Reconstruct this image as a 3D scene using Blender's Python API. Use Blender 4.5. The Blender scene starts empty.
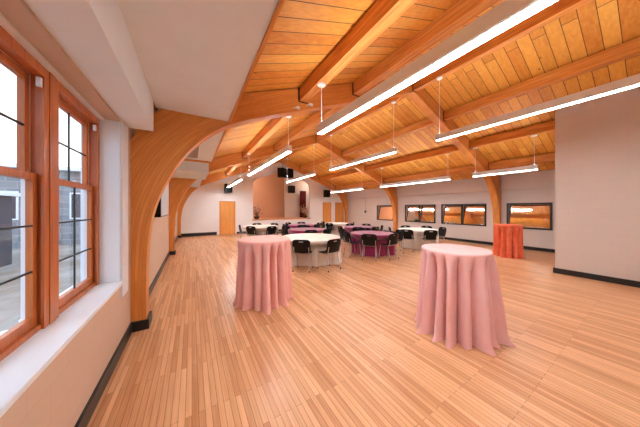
import bpy, bmesh, math, random
from math import sin, cos, pi, radians, sqrt
from mathutils import Vector, Matrix
random.seed(7)
C = bpy.context.scene.collection
S = bpy.context.scene

# ------------------------------------------------------------------ camera
FPX = 210.0
YAW = math.atan(128 / FPX)
cam = bpy.data.cameras.new('camera')
cam.sensor_width = 36
cam.lens = 36 * FPX / 640
cam.shift_y = -5 / 640
cam.clip_start = 0.05
co = bpy.data.objects.new('camera', cam)
C.objects.link(co)
co.location = (0, 0, 1.6)
co.rotation_euler = (pi / 2, 0, -YAW)
S.camera = co

# ------------------------------------------------------------------ helpers
def link(o, parent=None):
    C.objects.link(o)
    if parent is not None:
        o.parent = parent
    return o

def obj(name, bm, mat, parent=None, smooth=False, label=None):
    me = bpy.data.meshes.new(name)
    bmesh.ops.recalc_face_normals(bm, faces=bm.faces)
    bm.to_mesh(me)
    bm.free()
    if smooth:
        for p in me.polygons:
            p.use_smooth = True
    if mat:
        me.materials.append(mat)
    o = bpy.data.objects.new(name, me)
    link(o, parent)
    if label:
        o['label'] = label
    return o

def tag(o, label, cat, group=None, kind=None):
    o['label'] = label
    o['category'] = cat
    if group:
        o['group'] = group
    if kind:
        o['kind'] = kind
    return o

def thing(name, label, cat, loc=(0, 0, 0), rz=0, group=None):
    o = bpy.data.objects.new(name, None)
    o.empty_display_size = 0.1
    o.location = loc
    o.rotation_euler = (0, 0, rz)
    link(o)
    return tag(o, label, cat, group)

def struct(name, bm, mat, label=None, parent=None):
    o = obj(name, bm, mat, parent)
    if parent is None:
        o['kind'] = 'structure'
        o['category'] = name.split('_')[0]
        o['label'] = label or name
    return o

def dup(root, loc, rz, label, group=None):
    r = root.copy()
    C.objects.link(r)
    r.location = loc
    r.rotation_euler = (0, 0, rz)
    r['label'] = label
    if group:
        r['group'] = group
    for ch in list(root.children):
        c = ch.copy()
        C.objects.link(c)
        c.parent = r
        for g in list(ch.children):
            d = g.copy()
            C.objects.link(d)
            d.parent = c
    return r

def box(bm, x0, x1, y0, y1, z0, z1, bev=0):
    vs = [bm.verts.new((x, y, z)) for x in (x0, x1) for y in (y0, y1) for z in (z0, z1)]
    f = [(0, 1, 3, 2), (4, 6, 7, 5), (0, 4, 5, 1), (2, 3, 7, 6), (0, 2, 6, 4), (1, 5, 7, 3)]
    fs = [bm.faces.new([vs[i] for i in q]) for q in f]
    if bev:
        es = list({e for fc in fs for e in fc.edges})
        bmesh.ops.bevel(bm, geom=es, offset=bev, segments=2, affect='EDGES', profile=0.7)
    return bm

def BX(*a, bev=0):
    return box(bmesh.new(), *a, bev=bev)

def prism_xz(bm, pts, y0, y1):
    a = [bm.verts.new((x, y0, z)) for x, z in pts]
    b = [bm.verts.new((x, y1, z)) for x, z in pts]
    n = len(pts)
    bm.faces.new(a)
    bm.faces.new(b[::-1])
    for i in range(n):
        j = (i + 1) % n
        bm.faces.new((a[i], b[i], b[j], a[j]))
    return bm

def tube(bm, pts, r, n=8):
    pts = [Vector(p) for p in pts]
    rings = []
    for i, p in enumerate(pts):
        if i == 0:
            t = pts[1] - p
        elif i == len(pts) - 1:
            t = p - pts[i - 1]
        else:
            t = (pts[i + 1] - p).normalized() + (p - pts[i - 1]).normalized()
        t.normalize()
        up = Vector((0, 0, 1)) if abs(t.z) < 0.9 else Vector((1, 0, 0))
        a = t.cross(up).normalized()
        b = t.cross(a).normalized()
        rr = r[i] if isinstance(r, (list, tuple)) else r
        rings.append([bm.verts.new(p + rr * (cos(2 * pi * k / n) * a + sin(2 * pi * k / n) * b)) for k in range(n)])
    for i in range(len(rings) - 1):
        for k in range(n):
            k2 = (k + 1) % n
            bm.faces.new((rings[i][k], rings[i][k2], rings[i + 1][k2], rings[i + 1][k]))
    bm.faces.new(rings[0][::-1])
    bm.faces.new(rings[-1])
    return bm

def lathe(bm, prof, n=24, c=(0, 0)):
    rings = []
    for r, z in prof:
        rings.append([bm.verts.new((c[0] + r * cos(2 * pi * k / n), c[1] + r * sin(2 * pi * k / n), z)) for k in range(n)])
    for i in range(len(rings) - 1):
        for k in range(n):
            k2 = (k + 1) % n
            bm.faces.new((rings[i][k], rings[i][k2], rings[i + 1][k2], rings[i + 1][k]))
    bm.faces.new(rings[0][::-1])
    bm.faces.new(rings[-1])
    return bm

# ------------------------------------------------------------------ materials
def mat(name, col=(0.8, 0.8, 0.8), rough=0.5, metal=0.0, spec=0.5):
    m = bpy.data.materials.new(name)
    m.use_nodes = True
    b = m.node_tree.nodes['Principled BSDF']
    b.inputs['Base Color'].default_value = (*col, 1)
    b.inputs['Roughness'].default_value = rough
    b.inputs['Metallic'].default_value = metal
    b.inputs['Specular IOR Level'].default_value = spec
    return m, m.node_tree, b

def N(nt, t, **kw):
    n = nt.nodes.new(t)
    for k, v in kw.items():
        setattr(n, k, v)
    return n

def coords(nt, swap=None, scale=(1, 1, 1), uv=False):
    tc = N(nt, 'ShaderNodeTexCoord')
    out = tc.outputs['UV' if uv else 'Object']
    if swap:
        sp = N(nt, 'ShaderNodeSeparateXYZ')
        cb = N(nt, 'ShaderNodeCombineXYZ')
        nt.links.new(out, sp.inputs[0])
        for i, ax in enumerate(swap):
            nt.links.new(sp.outputs[ax], cb.inputs[i])
        out = cb.outputs[0]
    mp = N(nt, 'ShaderNodeMapping')
    mp.inputs['Scale'].default_value = scale
    nt.links.new(out, mp.inputs['Vector'])
    return mp.outputs[0], out

def noisy(nt, b, vec, c1, c2, scale=5, detail=4, lo=0.35, hi=0.65):
    n = N(nt, 'ShaderNodeTexNoise')
    n.inputs['Scale'].default_value = scale
    n.inputs['Detail'].default_value = detail
    nt.links.new(vec, n.inputs['Vector'])
    r = N(nt, 'ShaderNodeValToRGB')
    r.color_ramp.elements[0].position = lo
    r.color_ramp.elements[1].position = hi
    r.color_ramp.elements[0].color = (*c1, 1)
    r.color_ramp.elements[1].color = (*c2, 1)
    nt.links.new(n.outputs['Fac'], r.inputs['Fac'])
    nt.links.new(r.outputs['Color'], b.inputs['Base Color'])
    return n, r

def plank_mat(name, swap, length, width, ca, cb_, seam, rough, grain=(1.2, 26, 26), gap=0.002, gstr=0.35, uv=False, spec=0.5, vary=0.5, knots=False):
    m, nt, b = mat(name, ca, rough, 0, spec)
    vec, raw = coords(nt, swap, uv=uv)
    br = N(nt, 'ShaderNodeTexBrick')
    br.offset = 0.37
    br.offset_frequency = 2
    br.inputs['Color1'].default_value = (0, 0, 0, 1)
    br.inputs['Color2'].default_value = (1, 1, 1, 1)
    br.inputs['Mortar'].default_value = (0.5, 0.5, 0.5, 1)
    br.inputs['Scale'].default_value = 1
    br.inputs['Mortar Size'].default_value = gap
    br.inputs['Mortar Smooth'].default_value = 0.1
    br.inputs['Brick Width'].default_value = length
    br.inputs['Row Height'].default_value = width
    nt.links.new(raw, br.inputs['Vector'])
    # grain stretched along the board, offset per board
    mp = N(nt, 'ShaderNodeMapping')
    mp.inputs['Scale'].default_value = grain
    nt.links.new(raw, mp.inputs['Vector'])
    ad = N(nt, 'ShaderNodeVectorMath', operation='MULTIPLY_ADD')
    ad.inputs[1].default_value = (9, 9, 9)
    nt.links.new(br.outputs['Color'], ad.inputs[0])
    nt.links.new(mp.outputs[0], ad.inputs[2])
    nz = N(nt, 'ShaderNodeTexNoise')
    nz.inputs['Scale'].default_value = 1
    nz.inputs['Detail'].default_value = 6
    nz.inputs['Distortion'].default_value = 0.6
    nt.links.new(ad.outputs[0], nz.inputs['Vector'])
    mixv = N(nt, 'ShaderNodeMath', operation='MULTIPLY_ADD')
    nt.links.new(br.outputs['Color'], mixv.inputs[0])
    mixv.inputs[1].default_value = vary
    sub = N(nt, 'ShaderNodeMath', operation='MULTIPLY_ADD')
    nt.links.new(nz.outputs['Fac'], sub.inputs[0])
    sub.inputs[1].default_value = gstr * 2
    sub.inputs[2].default_value = 0.5 - gstr - vary / 2
    nt.links.new(sub.outputs[0], mixv.inputs[2])
    r = N(nt, 'ShaderNodeValToRGB')
    r.color_ramp.elements[0].color = (*ca, 1)
    r.color_ramp.elements[1].color = (*cb_, 1)
    nt.links.new(mixv.outputs[0], r.inputs['Fac'])
    last = r.outputs['Color']
    if knots:
        vo = N(nt, 'ShaderNodeTexVoronoi')
        vo.inputs['Scale'].default_value = 1
        mk = N(nt, 'ShaderNodeMapping')
        mk.inputs['Scale'].default_value = (1.5, 4.0, 4.0)
        nt.links.new(ad.outputs[0], mk.inputs['Vector'])
        mk.inputs['Scale'].default_value = (1.3, .16, .16)
        nt.links.new(mk.outputs[0], vo.inputs['Vector'])
        kr = N(nt, 'ShaderNodeValToRGB')
        kr.color_ramp.elements[0].position = 0.03
        kr.color_ramp.elements[1].position = 0.09
        kr.color_ramp.elements[0].color = (0.45, 0.35, 0.3, 1)
        kr.color_ramp.elements[1].color = (1, 1, 1, 1)
        nt.links.new(vo.outputs['Distance'], kr.inputs['Fac'])
        mm = N(nt, 'ShaderNodeMix', data_type='RGBA', blend_type='MULTIPLY')
        mm.inputs[0].default_value = 1
        nt.links.new(last, mm.inputs[6])
        nt.links.new(kr.outputs[0], mm.inputs[7])
        last = mm.outputs[2]
    mx = N(nt, 'ShaderNodeMix', data_type='RGBA')
    nt.links.new(br.outputs['Fac'], mx.inputs[0])
    nt.links.new(last, mx.inputs[6])
    mx.inputs[7].default_value = (*seam, 1)
    nt.links.new(mx.outputs[2], b.inputs['Base Color'])
    bp = N(nt, 'ShaderNodeBump')
    bp.inputs['Strength'].default_value = 0.25
    bp.inputs['Distance'].default_value = 0.004
    inv = N(nt, 'ShaderNodeMath', operation='SUBTRACT')
    inv.inputs[0].default_value = 1
    nt.links.new(br.outputs['Fac'], inv.inputs[1])
    nt.links.new(inv.outputs[0], bp.inputs['Height'])
    nt.links.new(bp.outputs[0], b.inputs['Normal'])
    return m

def grain_mat(name, ca, cb_, axis='y', rough=0.4, sc=1.0, spec=0.4):
    m, nt, b = mat(name, ca, rough, 0, spec)
    s = {'x': (1.5, 30, 30), 'y': (30, 1.5, 30), 'z': (30, 30, 1.5)}[axis]
    vec, raw = coords(nt, None, tuple(k * sc for k in s))
    n, r = noisy(nt, b, vec, ca, cb_, 1, 6, 0.3, 0.7)
    n.inputs['Distortion'].default_value = 0.8
    return m

def block_mat(name, col, swap):
    m, nt, b = mat(name, col, 0.6, 0, 0.3)
    vec, raw = coords(nt, swap)
    br = N(nt, 'ShaderNodeTexBrick')
    br.inputs['Scale'].default_value = 1
    br.inputs['Brick Width'].default_value = 0.4
    br.inputs['Row Height'].default_value = 0.2
    br.inputs['Mortar Size'].default_value = 0.005
    br.inputs['Mortar Smooth'].default_value = 0.6
    br.inputs['Color1'].default_value = (*col, 1)
    br.inputs['Color2'].default_value = (*[c * 0.985 for c in col], 1)
    br.inputs['Mortar'].default_value = (*[c * 0.93 for c in col], 1)
    nt.links.new(raw, br.inputs['Vector'])
    nt.links.new(br.outputs['Color'], b.inputs['Base Color'])
    bp = N(nt, 'ShaderNodeBump')
    bp.inputs['Strength'].default_value = 0.25
    bp.inputs['Distance'].default_value = 0.004
    bp.invert = True
    nt.links.new(br.outputs['Fac'], bp.inputs['Height'])
    nt.links.new(bp.outputs[0], b.inputs['Normal'])
    return m

def plaster(name, col, rough=0.65):
    m, nt, b = mat(name, col, rough, 0, 0.3)
    vec, raw = coords(nt)
    noisy(nt, b, vec, tuple(c * 0.97 for c in col), col, 3, 3)
    n2 = N(nt, 'ShaderNodeTexNoise')
    n2.inputs['Scale'].default_value = 90
    nt.links.new(raw, n2.inputs['Vector'])
    bp = N(nt, 'ShaderNodeBump')
    bp.inputs['Strength'].default_value = 0.06
    nt.links.new(n2.outputs['Fac'], bp.inputs['Height'])
    nt.links.new(bp.outputs[0], b.inputs['Normal'])
    return m

def fabric(name, col, col2, sheen=0.08, rough=0.8):
    m, nt, b = mat(name, col, rough, 0, 0.25)
    vec, raw = coords(nt)
    noisy(nt, b, vec, col, col2, 6, 3)
    b.inputs['Sheen Weight'].default_value = sheen
    w = N(nt, 'ShaderNodeTexNoise')
    w.inputs['Scale'].default_value = 220
    nt.links.new(raw, w.inputs['Vector'])
    bp = N(nt, 'ShaderNodeBump')
    bp.inputs['Strength'].default_value = 0.08
    nt.links.new(w.outputs['Fac'], bp.inputs['Height'])
    nt.links.new(bp.outputs[0], b.inputs['Normal'])
    return m

def glass(name, tint=(1, 1, 1), refl=0.08):
    m = bpy.data.materials.new(name)
    m.use_nodes = True
    nt = m.node_tree
    nt.nodes.clear()
    o = N(nt, 'ShaderNodeOutputMaterial')
    t = N(nt, 'ShaderNodeBsdfTransparent')
    t.inputs[0].default_value = (*tint, 1)
    g = N(nt, 'ShaderNodeBsdfGlossy')
    g.inputs['Roughness'].default_value = 0.02
    lw = N(nt, 'ShaderNodeLayerWeight')
    lw.inputs[0].default_value = 0.5
    pw = N(nt, 'ShaderNodeMath', operation='POWER')
    pw.inputs[1].default_value = 5
    nt.links.new(lw.outputs['Facing'], pw.inputs[0])
    f = N(nt, 'ShaderNodeMath', operation='MULTIPLY_ADD')
    f.inputs[1].default_value = 0.7
    f.inputs[2].default_value = 0.03
    nt.links.new(pw.outputs[0], f.inputs[0])
    mx = N(nt, 'ShaderNodeMixShader')
    if refl is None:
        nt.links.new(f.outputs[0], mx.inputs[0])
    else:
        mx.inputs[0].default_value = refl
    nt.links.new(t.outputs[0], mx.inputs[1])
    nt.links.new(g.outputs[0], mx.inputs[2])
    nt.links.new(mx.outputs[0], o.inputs[0])
    return m

def emit(name, col, s):
    m = bpy.data.materials.new(name)
    m.use_nodes = True
    b = m.node_tree.nodes['Principled BSDF']
    b.inputs['Base Color'].default_value = (0.9, 0.9, 0.9, 1)
    b.inputs['Emission Color'].default_value = (*col, 1)
    b.inputs['Emission Strength'].default_value = s
    return m

M = {}
M['floor'] = plank_mat('maple_strip_floor', ('Y', 'X', 'Z'), 0.95, 0.045, (0.50, 0.20, 0.074), (0.90, 0.55, 0.30), (0.16, 0.055, 0.018), 0.33, grain=(2.2, 45, 1), gap=0.0014, gstr=0.40, vary=0.60)
M['deck'] = plank_mat('roof_deck_boards', ('X', 'Y', 'Z'), 3.6, 0.20, (0.64, 0.205, 0.024), (0.985, 0.54, 0.105), (0.07, 0.018, 0.006), 0.5, grain=(1.6, 22, 22), gap=0.005, gstr=0.45, vary=0.6, knots=True)
M['glulam'] = plank_mat('laminated_arch_timber', None, 2.6, 0.04, (0.56, 0.17, 0.030), (0.92, 0.41, 0.10), (0.42, 0.12, 0.025), 0.42, grain=(2.2, 34, 34), gap=0.0012, gstr=0.5, uv=True, vary=0.25)
M['beam'] = grain_mat('purlin_timber', (0.55, 0.175, 0.034), (0.86, 0.38, 0.095), 'y', 0.45)
M['trimwood'] = grain_mat('window_wood', (0.42, 0.10, 0.022), (0.60, 0.18, 0.045), 'z', 0.32)
M['doorwood'] = grain_mat('door_wood', (0.72, 0.30, 0.07), (0.85, 0.40, 0.11), 'z', 0.4, 0.5)
M['wall'] = plaster('painted_wall', (0.72, 0.62, 0.55))
M['wall_white'] = plaster('white_painted_wall', (0.80, 0.72, 0.67))
M['block_x'] = block_mat('painted_block_side', (0.67, 0.61, 0.575), ('Y', 'Z', 'X'))
M['block_y'] = block_mat('painted_block_end', (0.87, 0.86, 0.86), ('X', 'Z', 'Y'))
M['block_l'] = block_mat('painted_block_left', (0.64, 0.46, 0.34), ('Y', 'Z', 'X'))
M['soffit'] = plaster('white_soffit_paint', (0.83, 0.89, 0.94))
M['sill'] = plaster('white_gloss_sill', (0.82, 0.87, 0.92), 0.3)
M['black'] = mat('black_vinyl_base', (0.012, 0.012, 0.013), 0.35)[0]
M['steel'] = mat('black_steel', (0.02, 0.015, 0.012), 0.5)[0]
M['plastic'] = mat('black_plastic', (0.005, 0.004, 0.004), 0.4, 0, 0.22)[0]
M['chrome'] = mat('grey_tube_metal', (0.62, 0.60, 0.58), 0.3, 0.8)[0]
M['white_metal'] = mat('white_enamel', (0.88, 0.91, 0.94), 0.5)[0]
M['pink'] = fabric('pale_pink_cloth', (0.90, 0.52, 0.52), (0.92, 0.58, 0.57))
M['salmon'] = fabric('salmon_pink_cloth', (0.91, 0.48, 0.43), (0.93, 0.54, 0.48))
M['coral'] = fabric('coral_cloth', (0.76, 0.145, 0.065), (0.84, 0.20, 0.10))
M['cream'] = fabric('white_cloth', (0.80, 0.75, 0.68), (0.85, 0.80, 0.74), 0.1)
M['purple'] = fabric('purple_cloth', (0.26, 0.010, 0.085), (0.34, 0.018, 0.13), 0.45, 0.5)
M['glass'] = glass('window_glass', (0.97, 0.985, 1.0), None)
M['lamp'] = emit('lamp_diffuser', (0.93, 0.97, 1.0), 24.0)
M['uplamp'] = emit('lamp_uplight', (0.95, 0.97, 1.0), 16.0)
M['stage'] = plaster('stage_wall_paint', (0.66, 0.38, 0.24))
M['curtain'] = fabric('maroon_curtain', (0.16, 0.012, 0.012), (0.20, 0.02, 0.02))
M['leafd'] = mat('dry_branch', (0.16, 0.07, 0.03), 0.7)[0]
M['blossom'] = mat('pale_blossom', (0.80, 0.60, 0.48), 0.6)[0]
M['leaf'] = mat('russet_leaf', (0.45, 0.14, 0.05), 0.6)[0]
M['pot'] = mat('dark_brown_pot', (0.06, 0.02, 0.012), 0.4)[0]
M['screen'] = mat('grey_screen', (0.55, 0.58, 0.62), 0.45)[0]
M['speaker'] = mat('speaker_black', (0.012, 0.010, 0.010), 0.6, 0, 0.2)[0]
M['grille'] = mat('grey_vent_paint', (0.42, 0.38, 0.36), 0.5)[0]
M['siding'] = mat('dark_siding', (0.06, 0.065, 0.08), 0.6)[0]
# room mirror-like glass on the right wall
mg, nt_, b_ = mat('dark_reflective_glass', (0.86, 0.78, 0.70), 0.05, 1.0)
M['mirror'] = mg

# ------------------------------------------------------------------ dimensions
XL, XR = -0.68, 11.2
YN, YF = -3.0, 14.1
RX = 5.26
def deck_z(x):
    return 5.23 - 0.38 * abs(x - RX)

# ------------------------------------------------------------------ setting
struct('floor', BX(XL - 0.3, XR + 0.3, YN - 0.2, YF + 3.2, -0.12, 0), M['floor'], 'pale orange maple strip floor running the length of the hall')

def slab(x0, x1, y0, y1):
    bm = bmesh.new()
    prism_xz(bm, [(x0, deck_z(x0)), (x1, deck_z(x1)), (x1, deck_z(x1) + 0.12), (x0, deck_z(x0) + 0.12)], y0, y1)
    return bm
bm = bmesh.new()
for a, b in ((XL - 0.5, RX), (RX, XR + 0.5)):
    prism_xz(bm, [(a, deck_z(a)), (b, deck_z(b)), (b, deck_z(b) + 0.12), (a, deck_z(a) + 0.12)], YN - 0.2, YF + 3.2)
struct('ceiling', bm, M['deck'], 'orange wooden board ceiling sloping up to a central ridge')

# left wall with its window openings (near pair, and an added, unseen pair beyond the middle arch)
WZ0, WZ1 = 0.80, 2.53
OPEN = [(1.31, 3.16), (10.2, 12.6)]
bm = bmesh.new()
ys = [YN]
for a, b in OPEN:
    ys += [a, b]
ys.append(YF)
for i in range(0, len(ys), 2):
    box(bm, XL - 0.3, XL, ys[i], ys[i + 1], 0, 3.1)
for a, b in OPEN:
    box(bm, XL - 0.3, XL, a, b, 0, WZ0 - 0.035)
    box(bm, XL - 0.3, XL, a, b, WZ1 + 0.03, 3.1)
struct('wall_left', bm, M['block_l'], 'painted block wall under and beside the windows')
# right wall
RW = [(2.12, 3.42), (4.13, 6.10), (6.42, 8.3), (9.15, 10.6)]
RZ0, RZ1 = 0.80, 1.82
bm = bmesh.new()
ys = [YN] + [q for p in RW for q in (p[0] + 0.03, p[1] - 0.03)] + [YF]
for i in range(0, len(ys), 2):
    box(bm, XR, XR + 0.3, ys[i], ys[i + 1], 0, 3.1)
for a, b in RW:
    box(bm, XR, XR + 0.3, a + 0.03, b - 0.03, 0, RZ0 + 0.03)
    box(bm, XR, XR + 0.3, a + 0.03, b - 0.03, RZ1 - 0.03, 3.1)
    box(bm, XR + 0.28, XR + 0.3, a + 0.03, b - 0.03, RZ0 + 0.03, RZ1 - 0.03)
struct('wall_right', bm, M['block_x'], 'beige painted block wall with black framed windows')
struct('wall_near', BX(XL - 0.3, XR + 0.3, YN - 0.2, YN, 0, 5.2), M['wall'], 'plain wall at the near end of the hall')
# right-hand partition block
struct('wall_inner', BX(7.73, XR - 0.001, YN + 0.001, 1.42, 0, 4.0), M['block_x'], 'plain pinkish grey block partition wall at right, ending in a corner')
bm = bmesh.new()
prism_xz(bm, [(7.73, 4.0), (XR - .001, 2.9), (XR - .001, 3.0), (7.73, deck_z(7.73) - 0.004)], YN + 0.001, 1.42)
o = struct('trim_9', bm, M['block_x'], 'sloping top course of the right partition wall under the roof')
# far wall with the stage opening
SX0, SX1, SZ0 = 3.43, 7.72, 0.86
def stage_outline():
    pts = [(SX0, SZ0)]
    r = 0.5
    for k in range(7):
        a = pi - k / 6 * (pi / 2 - 0.36)
        pts.append((SX0 + r + r * cos(a), 3.15 + r * sin(a)))
    pts.append(((SX0 + SX1) / 2, 4.22))
    for k in range(7):
        a = pi / 2 - 0.36 - k / 6 * (pi / 2 - 0.36)
        pts.append((SX1 - r + r * cos(a), 3.15 + r * sin(a)))
    pts.append((SX1, SZ0))
    return pts
so = stage_outline()
bm = bmesh.new()
def strip(bm, lo, hi):
    # lo/hi lists of (x,z) with the same x's; builds wall between
    for i in range(len(lo) - 1):
        prism_xz(bm, [lo[i], lo[i + 1], hi[i + 1], hi[i]], YF, YF + 0.22)
top = so[1:-1]
# keep monotonic x
seq = [(SX0, 3.15)] + [p for p in top if SX0 + 1e-3 < p[0] < SX1 - 1e-3] + [(SX1, 3.15)]
strip(bm, seq, [(x, deck_z(x)) if abs(x - RX) > 1e-6 else (x, deck_z(x)) for x, z in seq])
prism_xz(bm, [(XL - .3, 0), (SX0, 0), (SX0, deck_z(SX0)), (XL - .3, deck_z(XL - .3))], YF, YF + 0.22)
prism_xz(bm, [(SX1, 0), (XR + .3, 0), (XR + .3, deck_z(XR + .3)), (SX1, deck_z(SX1))], YF, YF + 0.22)
prism_xz(bm, [(SX0, 0), (SX1, 0), (SX1, SZ0), (SX0, SZ0)], YF, YF + 0.22)
struct('wall_far', bm, M['block_y'], 'white painted end wall with a peaked stage opening')
# stage recess
bm = bmesh.new()
box(bm, SX0 - 0.9, 9.2, YF + 0.22, YF + 2.9, SZ0 - 0.15, SZ0)
struct('trim_10', bm, M['doorwood'], 'wooden stage floor inside the opening')
bm = bmesh.new()
box(bm, SX0 - 0.9, 9.2, YF + 2.6, YF + 2.9, SZ0, 4.9)
box(bm, SX0 - 1.1, SX0 - 0.9, YF + 0.22, YF + 2.9, SZ0, 4.4)
box(bm, 9.0, 9.2, YF + 0.22, YF + 2.9, SZ0, 4.4)
struct('wall_stage', bm, M['stage'], 'tan wall at the back of the stage')
bm = bmesh.new()
box(bm, 6.35, 9.0, YF + 1.75, YF + 1.85, SZ0, 4.45)
struct('wall_wing', bm, M['wall'], 'paler wing wall at the right side of the stage')
bm = bmesh.new()
box(bm, SX0 - 0.05, SX1 + 0.05, YF - 0.03, YF + 0.24, SZ0 - 0.05, SZ0 + 0.012)
struct('trim_1', bm, M['stage'], 'tan nosing along the stage edge')

# soffit along the left wall
bm = bmesh.new()
SE = 0.49
for a, b in ((YN, 3.6), (3.82, 6.95)):
    box(bm, -0.42, SE, a, b, 2.975, 3.06)
box(bm, -0.68, -0.42, 3.82, 6.95, 2.975, 3.02)
struct('trim_2', bm, M['soffit'], 'flat white soffit over the left side')
bm = bmesh.new()
box(bm, XL - 0.12, -0.42, YN, 3.40, 2.585, 2.975)
struct('trim_3', bm, M['soffit'], 'boxed white bulkhead above the windows')
bm = bmesh.new()
box(bm, SE, SE + 0.03, YN, 3.59, 2.955, 3.16)
box(bm, SE, SE + 0.03, 3.83, 6.95, 2.955, 3.16)
struct('trim_4', bm, M['beam'], 'orange wood edging along the soffit')
bm = bmesh.new()
box(bm, XL, 0.42, 6.95, 8.84, 2.66, 3.06)
box(bm, XL, 0.36, 9.08, 13.8, 2.80, 2.98)
struct('trim_5', bm, M['soffit'], 'lower boxed white soffit toward the far end')
bm = bmesh.new()
box(bm, XL, 0.44, 6.9, 6.95, 2.93, 2.975)
struct('trim_11', bm, M['beam'], 'dark wooden strip at the step in the left soffit')
# bulkhead on right wall
bm = bmesh.new()
box(bm, XR - 0.12, XR, 1.43, 3.59, 2.36, 3.0)
box(bm, XR - 0.12, XR, 3.84, 8.84, 2.36, 3.0)
box(bm, XR - 0.12, XR, 9.09, 13.84, 2.36, 3.0)
struct('trim_6', bm, M['block_x'], 'shallow beige bulkhead along the top of the right wall')

# baseboards
def base_run(name, boxes, label):
    bm = bmesh.new()
    for b in boxes:
        box(bm, *b)
    return struct(name, bm, M['black'], label)
BH = 0.125
base_run('baseboard_left', [(XL, XL + 0.022, YN, 3.58, 0, BH), (XL, XL + 0.022, 3.85, 8.82, 0, BH), (XL, XL + 0.022, 9.1, 13.8, 0, BH),
    ], 'black vinyl baseboard along the window wall')
base_run('baseboard_right', [(XR - 0.022, XR, 1.45, 3.58, 0, BH), (XR - 0.022, XR, 3.85, 8.82, 0, BH), (XR - 0.022, XR, 9.1, 13.8, 0, BH)], 'black vinyl baseboard along the right wall')
base_run('baseboard_inner', [(7.70, 7.73, YN, 1.45, 0, BH), (7.73, XR - 0.03, 1.42, 1.45, 0, BH)], 'black vinyl baseboard around the right partition')
base_run('baseboard_far', [(XL + 0.03, 1.28, YF - 0.025, YF, 0, 0.19), (2.42, SX0, YF - 0.025, YF, 0, BH), (SX0, 8.86, YF - 0.02, YF, 0, BH)], 'black vinyl baseboard along the far wall')

# sill
bm = bmesh.new()
box(bm, -0.90, XL + 0.03, 1.30, 3.14, WZ0 - 0.035, WZ0 - 0.002, bev=0.006)
struct('trim_7', bm, M['sill'], 'white window sill ledge')
bm = bmesh.new()
box(bm, -0.98, XL - .001, 3.13, 3.159, WZ0, WZ1 + 0.029)
box(bm, -0.98, XL - .001, 1.311, 1.33, WZ0, WZ1 + 0.029)
box(bm, XL - 0.001, XL + 0.014, 3.16, 3.42, WZ0 - 0.2, 2.585)
box(bm, -0.99, -0.802, 1.311, 3.129, WZ1 + 0.012, WZ1 + 0.0295)
struct('trim_8', bm, M['sill'], 'white return beside the window')

# ------------------------------------------------------------------ windows on the left
def sash(name, parent, y0, y1, z0, z1, x, t, cols, rows, low):
    w = 0.045
    bm = bmesh.new()
    box(bm, x, x + t, y0, y0 + w, z0, z1)
    box(bm, x, x + t, y1 - w, y1, z0, z1)
    box(bm, x, x + t, y0 + w, y1 - w, z0, z0 + (0.06 if low else 0.04))
    box(bm, x, x + t, y0 + w, y1 - w, z1 - 0.045, z1)
    o = obj(name, bm, M['trimwood'], parent)
    zb, zt = z0 + (0.06 if low else 0.04), z1 - 0.045
    obj('pane', BX(x + t / 2 - 0.003, x + t / 2 + 0.003, y0 + w, y1 - w, zb, zt), M['glass'], o)
    bm = bmesh.new()
    for k in range(1, cols):
        y = y0 + w + (y1 - y0 - 2 * w) * k / cols
        box(bm, x + t / 2 + 0.004, x + t / 2 + 0.014, y - 0.006, y + 0.006, zb, zt)
    for k in range(1, rows):
        z = zb + (zt - zb) * k / rows
        box(bm, x + t / 2 + 0.004, x + t / 2 + 0.015, y0 + w, y1 - w, z - 0.006, z + 0.006)
    obj('muntin', bm, M['steel'], o)
    return o

def double_hung(name, y0, y1, label, parts=True):
    bm = bmesh.new()
    x0, x1 = -0.905, -0.855
    box(bm, x0, x1, y0, y0 + 0.035, WZ0, WZ1)
    box(bm, x0, x1, y1 - 0.035, y1, WZ0, WZ1)
    box(bm, x0, x1, y0 + 0.035, y1 - 0.035, WZ1 - 0.05, WZ1)
    box(bm, x0, x1, y0 + 0.035, y1 - 0.035, WZ0, WZ0 + 0.035)
    box(bm, x1, x1 + 0.015, y0 - 0.005, y0 + 0.05, WZ0, WZ1 + 0.01)
    box(bm, x1, x1 + 0.015, y1 - 0.05, y1 + 0.005, WZ0, WZ1 + 0.01)
    box(bm, x1, x1 + 0.015, y0 + 0.05, y1 - 0.05, WZ1 - 0.055, WZ1 + 0.01)
    r = struct(name, bm, M['trimwood'], label)
    sash('lower_sash', r, y0 + 0.037, y1 - 0.037, WZ0 + 0.037, 1.83, -0.907, 0.032, 2, 3, True)
    sash('upper_sash', r, y0 + 0.037, y1 - 0.037, 1.79, WZ1 - 0.052, -0.941, 0.032, 2, 2, False)
    # white jamb liner beside the upper sash
    bm = bmesh.new()
    box(bm, -0.946, -0.906, y0, y0 + 0.034, WZ0, WZ1)
    box(bm, -0.946, -0.906, y1 - 0.034, y1, WZ0, WZ1)
    box(bm, -0.946, -0.906, y0 + 0.034, y1 - 0.034, WZ1 - 0.05, WZ1)
    box(bm, -1.02, -0.906, y0 + 0.034, y1 - 0.034, WZ0 - 0.02, WZ0 + 0.03)
    obj('jamb_liner', bm, M['white_metal'], r, label='white jamb track')
    bm = bmesh.new()
    box(bm, -0.885, -0.862, (y0 + y1) / 2 - 0.03, (y0 + y1) / 2 + 0.03, 1.83, 1.845, bev=0.003)
    obj('sash_lock', bm, M['chrome'], r, label='metal sash lock')
    bm = bmesh.new()
    box(bm, -0.868, -0.845, y1 - 0.075, y1 - 0.055, WZ1 - 0.13, WZ1 - 0.07, bev=0.003)
    obj('latch', bm, M['white_metal'], r, label='small white latch')
    return r
double_hung('window_1', 1.35, 2.20, 'wood framed double-hung window at the left edge')
double_hung('window_2', 2.28, 3.12, 'second wood framed double-hung window, beside the white return')
bm = bmesh.new()
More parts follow.
